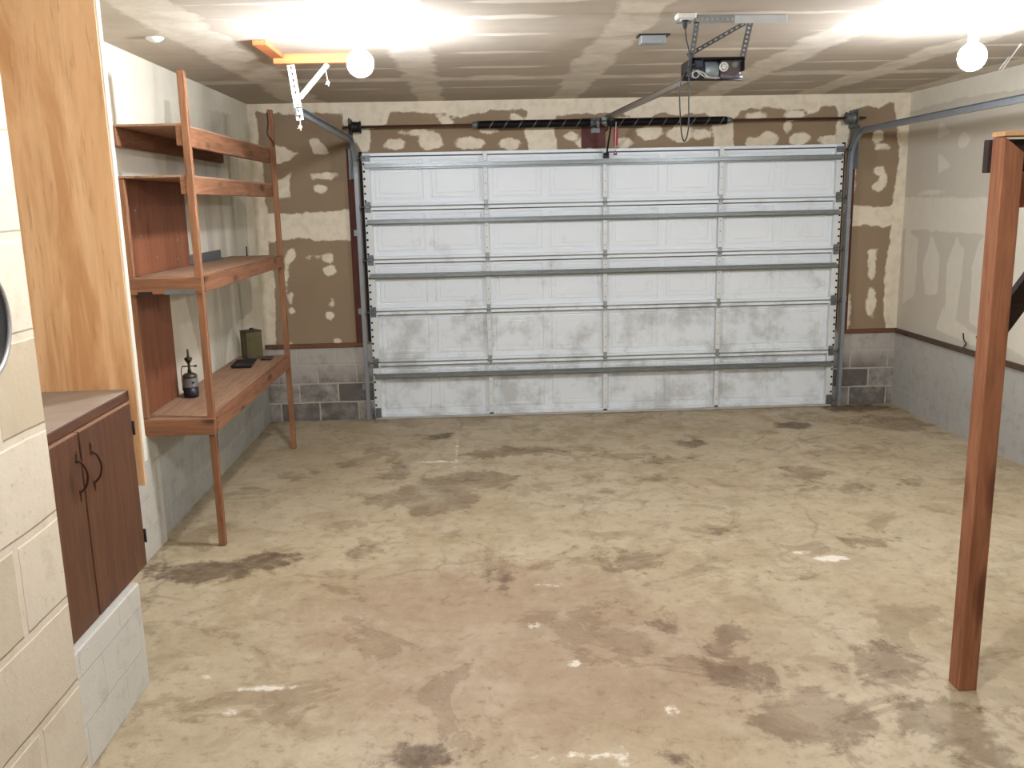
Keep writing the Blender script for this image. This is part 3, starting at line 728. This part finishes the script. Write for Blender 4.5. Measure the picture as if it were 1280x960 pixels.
b = MB(); pts = [(1.275 + 0.018 * math.cos(2 * PI * k / 20), 5.262, 2.905 + 0.018 * math.sin(2 * PI * k / 20)) for k in range(21)]
b.tube(pts, 0.0045, 6); b.tube(smooth_pts([(1.28, 5.258, 2.925), (1.32, 5.255, 2.91), (1.345, 5.258, 2.888), (1.41, 5.262, 2.884)]), 0.006, 6); b.tube(smooth_pts([(1.29, 5.252, 2.915), (1.325, 5.25, 2.89), (1.39, 5.252, 2.88)]), 0.0035, 6)
b.build('wiring', plain('light_wiring', (186, 180, 170), 0.5), op)
b = MB(); b.prism([(-0.02, 0), (0.02, 0), (0.02, 0.004), (0.003, 0.004), (0.003, 0.03), (0.012, 0.03), (0.012, 0.034), (-0.012, 0.034), (-0.012, 0.03), (-0.003, 0.03), (-0.003, 0.004), (-0.02, 0.004)], 0, 1, 'y')
# lay the rail from the motor to the header
p0, p1 = Vector((1.28, 5.5, 2.895)), Vector((1.325, 9.06, 3.005))
for v in b.bm.verts:
    t = v.co.y; v.co = p0.lerp(p1, t) + Vector((v.co.x, 0, v.co.z * 1.2 - 0.01))
b.build('rail', plain('tan_grey_rail_steel', (136, 128, 112), 0.5, 0.4), op)
b = MB(); b.bar((1.29, 9.0, 3.0), (1.315, 9.2, 3.01), 0.05, 0.03); b.box(1.30, 1.345, 9.2, YB - 0.024, 2.985, 3.035, 0.002); b.tube([(1.29, 9.03, 3.005), (1.35, 9.03, 3.005)], 0.02, 10)
b.build('header_bracket', M_GALVD, op)
b = MB(); b.box(1.305, 1.345, 8.72, 8.84, 2.955, 3.0, 0.004); b.tube([(1.30, 8.82, 2.97), (1.30, 8.8, 2.9), (1.28, 8.82, 2.87)], 0.01, 8); b.build('trolley', M_BLACK, op)
b = MB(); b.bar((1.335, 8.80, 2.96), (1.345, 9.215, 2.675), 0.028, 0.012, (1, 0, 0)); b.box(1.315, 1.37, 9.21, 9.256, 2.635, 2.69, 0.003)
b.build('door_arm', M_BLACK, op)
# hangers of perforated angle
for nm, a, c, w in (('hanger_strap', (1.285, 5.30, H - 0.035), (1.245, 5.30, 2.90), 0.03), ('hanger_strap', (1.59, 5.30, H - 0.035), (1.536, 5.30, 2.93), 0.034), ('diagonal_strap', (1.565, 5.32, H - 0.04), (1.262, 5.42, 3.03), 0.026)):
    MB().perforated(a, c, (1, 0, 0), w, 0.004, 11, 0.42).build(nm, M_GALVD, op)
b = MB(); b.perforated((1.16, 5.30, H - 0.022), (1.56, 5.30, H - 0.022), (0, 0, 1), 0.042, 0.004, 14, 0.35); b.build('mounting_angle', M_GALV, op)
b = MB(); b.box(1.50, 1.80, 5.295, 5.301, H - 0.046, H - 0.003, 0.001); b.box(1.50, 1.80, 5.30, 5.34, H - 0.006, H - 0.001); b.build('mounting_angle_end', M_ZINC, op)

b = thing('ceiling_outlet', 'white outlet box on the ceiling above the opener with a black plug in it', 'outlet', (1.2, 5.26, H))
MB().box(1.155, 1.262, 5.21, 5.288, H - 0.03, H - 0.0005, 0.006).build('box', M_PORC, b)
MB().box(1.18, 1.235, 5.222, 5.276, H - 0.036, H - 0.03, 0.003).build('face_plate', M_WHITE, b)
b = thing('power_cord', 'black power cord hanging in a long loop beside the opener motor', 'cord', (1.2, 5.24, 2.9))
pts = [(1.207, 5.24, 3.155), (1.21, 5.235, 3.10), (1.225, 5.225, 3.03), (1.235, 5.22, 2.98), (1.228, 5.215, 2.93), (1.225, 5.21, 2.86), (1.224, 5.205, 2.75), (1.225, 5.2, 2.64), (1.218, 5.2, 2.57), (1.202, 5.2, 2.538), (1.187, 5.2, 2.57), (1.178, 5.2, 2.65), (1.172, 5.2, 2.75), (1.172, 5.2, 2.83), (1.188, 5.205, 2.89), (1.218, 5.212, 2.935), (1.25, 5.225, 2.955), (1.27, 5.245, 2.95)]
MB().tube(smooth_pts(pts), 0.0042, 6).build('cable', M_CORD, b)
MB().lathe([(0.008, -0.045), (0.012, -0.035), (0.02, -0.012), (0.02, 0.0)], (1.207, 5.245, H - 0.036), 'z', 12).build('plug', M_CORD, b)
b = thing('junction_box', 'small grey metal box on the bare ceiling between the lamps', 'box', (1.15, 5.87, H))
MB().box(1.07, 1.225, 5.85, 5.93, H - 0.055, H - 0.001, 0.003).build('box', M_GALV, b)
MB().box(1.055, 1.25, 5.835, 5.95, H - 0.008, H - 0.0005).build('cover_flange', M_BLACK, b)
b = thing('release_handle', 'red emergency release handle and tag hanging in front of the door head', 'release handle', (1.40, 8.95, 2.75))
MB().tube([(1.385, 8.86, 2.955), (1.39, 8.9, 2.92), (1.39, 8.95, 2.70)], 0.003, 6).build('cord', M_STRING, b)
MB().box(1.372, 1.418, 8.945, 8.951, 2.74, 2.90, 0.002).build('tag', M_RED, b)
bb = MB(); bb.tube([(1.375, 8.95, 2.66), (1.41, 8.95, 2.66)], 0.009, 8); bb.tube([(1.378, 8.95, 2.66), (1.392, 8.95, 2.70), (1.407, 8.95, 2.66)], 0.004, 6); bb.build('handle', M_RED, b)

# ================================================================== LAMPS
def lamp(x, y, z, label, mb=M_BULB):
    t = thing('ceiling_lamp', label, 'lamp', (x, y, H), 'bare bulb lamps on the ceiling')
    r = 0.078
    MB().lathe([(0.06, -0.001), (0.06, -0.02), (0.045, -0.03), (0.03, -0.06), (0.026, H * 0 + z + 0.07 - H)], (x, y, H), 'z', 20).build('lampholder', M_PORC, t)
    pr = []
    for k in range(13):
        a = PI * k / 12; pr.append((max(0.004, r * math.sin(a)), -r * math.cos(a)))
    pr = pr[:-2] + [(0.026, r * 0.98), (0.022, r + 0.028)]
    MB().lathe(pr, (x, y, z), 'z', 20).build('bulb', mb, t)
    return t
lamp(-0.64, 5.55, 3.035, 'lit bare bulb on the ceiling beside the white perforated track hanger')
lamp(2.90, 5.33, 2.985, 'lit bare bulb on the ceiling near the wooden post')
lamp(0.2, 2.1, 3.03, 'lit bare bulb on the ceiling above the near block wall', M_BULB2)

# ================================================================== LEFT TRACK HANGER
hg = thing('track_hanger', 'white perforated angle bracket hanging the left roller track from a ceiling board', 'bracket', (-1.17, 6.4, 2.8))
b = MB(); b.perforated((-1.205, 6.40, 3.16), (-1.165, 6.40, 2.80), (1, 0, 0), 0.05, 0.004, 9, 0.22); b.bar((-1.23, 6.42, 3.16), (-1.19, 6.42, 2.80), 0.004, 0.036, (0, 1, 0)); b.build('upright_angle', M_WHITE, hg)
b = MB(); b.bar((-0.96, 6.395, 3.158), (-1.16, 6.395, 2.945), 0.004, 0.034, (0, 1, 0)); b.bar((-0.955, 6.390, 3.158), (-1.155, 6.390, 2.945), 0.034, 0.004, (0, 1, 0)); b.build('diagonal_brace', M_WHITE, hg)
MB().lathe([(0.011, -0.016), (0.011, 0.0)], (-1.18, 6.395, 2.935), 'y', 8).build('bolt', M_GALV, hg)
tag(MB().box(-1.315, -0.70, 6.37, 6.44, H - 0.062, H - 0.0005, 0.003).build('ceiling_board', M_PALE), 'orange wooden board on the ceiling holding the white track hanger', 'board')
tag(MB().box(-1.325, -1.24, 5.84, 6.368, H - 0.03, H - 0.0005, 0.003).build('ceiling_batten', M_PALEY), 'short reddish batten on the ceiling at the end of the orange hanger board', 'board')
tag(MB().box(3.78, 4.28, 6.14, 6.22, H - 0.04, H - 0.0005, 0.003).build('ceiling_board', M_PALE), 'pale wooden board on the ceiling past the bulb near the post', 'board')
def string(pts, label):
    b = MB(); b.tube(smooth_pts(pts), 0.003, 6)
    e = Vector(pts[-1]); b.lathe([(0.003, 0.014), (0.012, 0.006), (0.013, -0.006), (0.004, -0.016)], e, 'z', 10)
    b.tube([e, e + Vector((-0.018, 0, -0.012))], 0.004, 5); b.tube([e, e + Vector((0.004, 0, -0.026))], 0.004, 5)
    tag(b.build('knotted_string', M_STRING), label, 'string', 'knotted white strings on the track hanger')
string([(-1.166, 6.388, 2.805), (-1.163, 6.386, 2.78), (-1.166, 6.386, 2.755)], 'short white string knotted below the foot of the track hanger')
string([(-0.975, 6.385, 3.15), (-0.965, 6.383, 3.08), (-0.96, 6.383, 3.04)], 'white string with a knot hanging by the diagonal brace of the track hanger')
# ================================================================== WOODEN SHELVES ON THE LEFT
sh = thing('shelving_unit', 'rough red-brown timber shelving unit with four shelves and thin uprights on the left wall', 'shelves', (-1.98, 5.75, 0))
UX0, UX1 = -1.772, -1.728
for y, top in ((5.752, 3.045), (8.175, 3.055)):
    MB().box(UX0, UX1, y, y + 0.043, 0.001, top, 0.003).build('upright', M_WZ, sh)
WX = XL + 0.006
SH = [(2.605, 2.722), (2.312, 2.415), (1.70, 1.80), (0.782, 0.885)]
for k, (z0, z1) in enumerate(SH):
    y0 = 5.76; y1 = 8.17
    if k < 2:
        y0 = 5.765
        MB().box(UX0 - 0.037, UX0 - 0.001, 5.755, 8.215, z0, z1, 0.003).build('front_rail', M_WY, sh)
        if k == 0: MB().box(WX, WX + 0.036, 5.76, 8.15, z0 + 0.005, z1, 0.003).build('wall_ledger', M_WY, sh)
        MB().box(WX, UX0 - 0.001, 5.757, 8.21, z1 + 0.0005, z1 + 0.0145, 0.002).build('shelf_board', M_DECK, sh)
    else:
        MB().box(UX0 + 0.005, UX1 + 0.006, 5.797, 8.174, z0, z1 - 0.002, 0.003).build('front_rail', M_WY, sh)
        MB().box(WX + 0.02, UX1 + 0.008, 5.713, 5.751, z0, z1, 0.003).build('end_rail', M_WX, sh)
        MB().box(WX, WX + 0.036, 5.76, 8.25, z0, z1 - 0.016, 0.003).build('wall_ledger', M_WY, sh)
        MB().box(WX, UX0 + 0.004, 5.752, 8.255, z1 - 0.014, z1, 0.002).build('shelf_board', M_DECK, sh)
# back panels between the shelves
p = MB(); p.box(WX + 0.001, WX + 0.013, 5.80, 7.04, 1.802, 2.412, 0.001); pan = p.build('back_panel', M_PANEL, sh)
for y, z in ((6.05, 2.05), (6.32, 1.90), (6.78, 2.0), (6.0, 2.22), (6.5, 2.18), (6.75, 1.86)): MB().lathe([(0.008, 0), (0.006, 0.005)], (WX + 0.0132, y, z), 'x', 8).build('screw', M_GALV, pan)
MB().box(WX + 0.001, WX + 0.013, 5.80, 6.50, 0.888, 1.698, 0.001).build('back_panel', M_PANEL, sh)
MB().box(WX + 0.016, WX + 0.052, 5.758, 5.796, 1.802, 2.412, 0.003).build('end_post', M_WZ, sh)
MB().box(WX + 0.016, WX + 0.052, 5.758, 5.796, 0.888, 1.698, 0.003).build('end_post', M_WZ, sh)
b = MB(); b.box(-1.955, -1.765, 5.7085, 5.7125, 1.697, 1.727, 0.001)
b.build('mending_plate', M_GALVD, sh)
MB().box(-2.12, -2.03, 5.7085, 5.7125, 1.698, 1.718, 0.001).build('mending_plate', M_BLACK, sh)

b = MB(); b.box(XL + 0.0065 + 0.001, XL + 0.011, 7.02, 7.93, 1.8008, 1.875, 0.001); b.box(XL + 0.0075, XL + 0.05, 7.02, 7.93, 1.8008, 1.806, 0.001)
tag(b.build('angle_bar', M_GALVD), 'long grey metal angle bar lying at the wall on the third shelf down', 'metal bar')
tag(MB().tube([(-2.045, 8.2, 1.8008), (-2.045, 8.2, 1.885)], 0.006, 8).build('metal_rod', M_BLACK), 'short dark rod standing at the far end of the third shelf down', 'rod')
tag(MB().tube(smooth_pts([(-1.77, 8.165, 3.03), (-1.765, 8.16, 2.95), (-1.775, 8.16, 2.88), (-1.775, 8.16, 2.84), (-1.745, 8.16, 2.80), (-1.73, 8.165, 2.765), (-1.735, 8.16, 2.745)]), 0.0055, 6).build('hanging_wire', M_BLACK), 'dark bent wire hanging from the top of the far shelf upright', 'wire')

# ---- things on the workbench shelf
zb = 0.8855
t = thing('gas_canister', 'small two-tone gas canister with a burner on top on the bottom shelf', 'camping burner', (-2.085, 6.45, zb))
b = MB(); b.lathe([(0.046, 0.0), (0.052, 0.006), (0.053, 0.02), (0.053, 0.075)], (-2.085, 6.45, zb), 'z', 28); b.build('canister_base', plain('dark_blue_grey_can', (44, 42, 46), 0.4, 0.2), t)
b = MB(); b.lathe([(0.0535, 0.0755), (0.0535, 0.084), (0.0525, 0.086), (0.0525, 0.136), (0.051, 0.142)], (-2.085, 6.45, zb), 'z', 28); b.mi = 1
b.box(-2.060, -2.040, 6.402, 6.4035, zb + 0.108, zb + 0.119)
b.build('canister_label', [plain('pale_can_label', (126, 124, 120), 0.4, 0.2), M_BLACK], t)
b = MB(); b.lathe([(0.050, 0.1425), (0.052, 0.15), (0.05, 0.162), (0.036, 0.174), (0.018, 0.18)], (-2.085, 6.45, zb), 'z', 28); b.build('canister_shoulder', plain('dull_brass', (84, 76, 60), 0.4, 0.5), t)
b = MB(); b.lathe([(0.014, 0.178), (0.013, 0.20), (0.009, 0.21), (0.009, 0.245), (0.012, 0.25), (0.026, 0.272), (0.029, 0.282), (0.024, 0.290), (0.012, 0.292), (0.008, 0.30), (0.006, 0.345), (0.003, 0.352)], (-2.085, 6.45, zb), 'z', 20)
b.tube([(-2.135, 6.45, zb + 0.225), (-2.035, 6.45, zb + 0.228)], 0.0045, 8); b.tube([(-2.045, 6.45, zb + 0.228), (-2.03, 6.45, zb + 0.228)], 0.009, 8)
b.tube(smooth_pts([(-2.133, 6.45, zb + 0.225), (-2.14, 6.44, zb + 0.19), (-2.137, 6.43, zb + 0.05)]), 0.003, 6)
b.build('burner', plain('dark_brass', (74, 64, 48), 0.4, 0.6), t)

t = thing('metal_tin', 'tall olive-green square metal tin with a screw cap on the bottom shelf', 'tin', (-2.03, 8.2, zb))
rot = Matrix.Translation(Vector((-2.05, 8.13, zb))) @ Matrix.Rotation(math.radians(38), 4, 'Z')
b = MB(); b.box(-0.076, 0.076, -0.066, 0.066, 0.0005, 0.245, 0.006, rot)
for s in (-1, 1):
    b.box(-0.05, 0.05, s * 0.0665 - 0.002, s * 0.0665 + 0.002, 0.03, 0.21, 0.0015, rot); b.box(s * 0.0765 - 0.002, s * 0.0765 + 0.002, -0.04, 0.04, 0.03, 0.21, 0.0015, rot)
b.build('body', M_OLIVE, t)
b = MB(); b.box(-0.079, 0.079, -0.069, 0.069, 0.2455, 0.254, 0.003, rot); b.build('lid', plain('dark_olive_rim', (60, 56, 36), 0.5), t)
b = MB(); b.lathe([(0.02, 0.2545), (0.02, 0.268), (0.016, 0.272)], (-2.045, 8.145, zb), 'z', 14); b.build('cap', plain('dark_cap', (52, 48, 34), 0.5), t)
def tray(x0, x1, y0, y1, h, name, label, skew):
    b = MB(); bm = b.bm
    def ring(i, z): return [bm.verts.new((x + skew * (y - y0), y, z)) for x, y in ((x0 + i, y0 + i), (x1 - i, y0 + i), (x1 - i, y1 - i), (x0 + i, y1 - i))]
    R = [ring(0.014, zb + 0.0006), ring(0.0, zb + h), ring(0.006, zb + h), ring(0.02, zb + 0.005)]
    for A, B in zip(R, R[1:]):
        for q in range(4): bm.faces.new((A[q], A[(q + 1) % 4], B[(q + 1) % 4], B[q]))
    bm.faces.new(R[0]); bm.faces.new(R[-1])
    tag(b.build(name, M_TRAY), label, 'tray')
tray(-2.105, -1.92, 7.58, 7.92, 0.024, 'metal_tray', 'dark shallow tray lying in front of the olive tin', -0.10)
tray(-1.945, -1.845, 7.96, 8.11, 0.012, 'metal_plate', 'small dark flat plate on the shelf edge beside the olive tin', 0.0)

# ================================================================== CABINET NICHE
tag(MB().box(XL + 0.01, -1.637, 4.250, 4.2635, 0.905, H - 0.001, 0.001).build('plywood_panel', M_PLY), 'tall orange varnished plywood panel standing above the cabinet counter', 'plywood panel')
cb = thing('wall_cabinet', 'dark brown double-door cabinet between the pale block wall and the plywood panel', 'cabinet', (-1.93, 3.6, 0.516))
CY0, CY1, CX = 3.06, 4.205, -1.672
b = MB(); b.box(XL + 0.01, CX, CY0, CY1, 0.5165, 1.335, 0.002); b.build('carcass', M_CAB, cb)
b = MB(); b.box(XL + 0.01, CX + 0.004, 1.935, 4.247, 1.336, 1.380, 0.003); b.build('counter_edge', M_CABY, cb)
b = MB(); b.box(XL + 0.01, CX + 0.002, 1.935, 4.247, 1.3803, 1.384, 0.001); b.build('counter_top', M_COUNTER, cb)
for y0, y1, hy in ((CY0 + 0.005, 3.632, 3.595), (3.645, CY1 - 0.004, 3.735)):
    d = MB().box(CX + 0.001, CX + 0.022, y0, y1, 0.520, 1.3285, 0.002).build('cabinet_door', M_CAB, cb)
    MB().box(CX + 0.001, CX + 0.0225, y0 + 0.001, y1 - 0.001, 1.3288, 1.3318).build('door_top_edge', M_EDGE, d)
    x = CX + 0.0225; b = MB()
    b.tube(smooth_pts([(x + 0.004, hy, 1.222), (x + 0.022, hy + 0.008, 1.200), (x + 0.032, hy + 0.012, 1.155), (x + 0.024, hy + 0.008, 1.112), (x + 0.004, hy, 1.088)]), 0.0048, 8)
    for z, s in ((1.222, 1), (1.088, -1)):
        b.lathe([(0.011, 0), (0.011, 0.003), (0.006, 0.006)], (x, hy, z), 'x', 12)
        for q in (1, 2): b.lathe([(0.0095 - 0.0018 * q, 0), (0.006, 0.004)], (x, hy, z + s * 0.013 * q), 'x', 10)
        b.lathe([(0.004, 0), (0.002, 0.003)], (x, hy, z + s * 0.037), 'x', 8)
    b.build('handle', M_BRASS, d)
for z in (1.205, 0.665):
    b = MB(); b.box(CX + 0.006, CX + 0.027, CY1 - 0.002, CY1 + 0.016, z - 0.032, z + 0.032, 0.002); b.tube([(CX + 0.026, CY1 + 0.004, z - 0.034), (CX + 0.026, CY1 + 0.004, z + 0.034)], 0.005, 8)
    b.build('hinge', M_BLACK, cb)
# round black object on the near wall, at the frame's edge
t = thing('wall_mounted_disc', 'round black disc with a grey rim on the pale block wall at the picture edge', 'disc', (-0.94, 1.706, 2.016))
MB().lathe([(0.108, 0.001), (0.106, 0.006), (0.06, 0.010), (0.02, 0.012)], (-0.94, 1.706, 2.016), 'x', 48).build('disc', M_DISC, t)
b = MB(); pts = [(-0.934, 1.706 + 0.112 * math.cos(2 * PI * k / 64), 2.016 + 0.112 * math.sin(2 * PI * k / 64)) for k in range(65)]
b.tube(pts, 0.006, 8, False); b.build('rim', M_RIM, t)

# ================================================================== POST FRAME ON THE RIGHT
fr = thing('post_frame', 'reddish fir post frame with a plank on top and a diagonal brace on the right', 'wooden frame', (2.17, 3.66, 0))
b = MB(); px0, px1, py0, py1 = 2.130, 2.217, 3.622, 3.710
zt0, zt1 = 2.435, 2.372
v = [(px0, py0, 0.001), (px1, py0, 0.001), (px1, py1, 0.001), (px0, py1, 0.001), (px0, py0, zt0), (px1, py0, zt1), (px1, py1, zt1), (px0, py1, zt0)]
b.hexa(v, 0.004); b.build('post', M_POST, fr)
MB().box(px0 - 0.002, XR - 0.012, py0 - 0.003, py1 + 0.002, zt0 + 0.001, zt0 + 0.020, 0.002).build('top_plank', wood('pale_plank', (186, 138, 92), (204, 158, 110), 0), fr)
MB().box(2.117, XR - 0.012, py1 + 0.002, py1 + 0.038, 2.296, 2.428, 0.002).build('fascia_board', M_DARKX, fr)
MB().box(px1 + 0.002, XR - 0.012, py1 - 0.04, py1, 2.152, 2.294, 0.003).build('beam', M_FIRX, fr)
b = MB(); b.bar((2.20, 3.755, 1.575), (2.62, 3.755, 2.20), 0.038, 0.088, (1, 0, 0)); b.build('brace', M_DARKX, fr)

# small bits on the right wall and the ceiling
tag(MB().tube(smooth_pts([(XR - 0.014, 7.98, 0.955), (XR - 0.03, 7.93, 0.90), (XR - 0.03, 7.89, 0.875), (XR - 0.03, 7.92, 0.84), (XR - 0.02, 7.94, 0.826)]), 0.006, 6).build('wire_stub', M_BLACK), 'short bent dark wire above the sill of the right wall beside the post', 'wire')
tag(MB().tube(smooth_pts([(3.70, 6.2, H - 0.041), (3.86, 6.6, H - 0.09), (3.93, 6.8, H - 0.13), (4.0, 6.95, H - 0.10), (4.1, 7.0, H - 0.001)]), 0.005, 6).build('ceiling_wire', M_WHITE), 'thin white wire drooping from the ceiling past the bulb near the post', 'wire')
tag(MB().lathe([(0.001, -0.03), (0.03, -0.024), (0.05, -0.01), (0.055, -0.0005)], (-1.87, 5.72, H), 'z', 16).build('ceiling_hook_plate', M_PORC), 'small pale round cap on the ceiling above the near shelf upright', 'cap')

# ================================================================== CAMERA, WORLD, VIEW
def camera():
    f, yaw, pit, rol = 1119.998, 0.0375519, 0.19930709, -0.02174925
    cy, sy, cp, sp, cr, sr = math.cos(yaw), math.sin(yaw), math.cos(pit), math.sin(pit), math.cos(rol), math.sin(rol)
    F = Vector((sy * cp, cy * cp, -sp)); R0 = Vector((cy, -sy, 0)); U0 = Vector((sy * sp, cy * sp, cp))
    R = R0 * cr + U0 * sr; Up = U0 * cr - R0 * sr
    cam = bpy.data.cameras.new('camera'); o = bpy.data.objects.new('camera', cam); COL.objects.link(o)
    cam.sensor_width = 36.0; cam.lens = f * 36.0 / 1280.0; cam.clip_start = 0.02; cam.clip_end = 60
    M = Matrix((R, Up, -F)).transposed().to_4x4(); M.translation = Vector((0, 0, EYE)); o.matrix_world = M
    SC.camera = o
camera()
w = bpy.data.worlds.new('world'); SC.world = w; w.use_nodes = True
w.node_tree.nodes['Background'].inputs['Color'].default_value = (0.02, 0.022, 0.026, 1); w.node_tree.nodes['Background'].inputs['Strength'].default_value = 0.5
SC.view_settings.view_transform = 'Standard'; SC.view_settings.look = 'None'; SC.view_settings.gamma = 1.0
SC.view_settings.use_curve_mapping = False; SC.view_settings.exposure = 0.0
for o in bpy.data.objects:
    if '_w' in o: del o['_w']
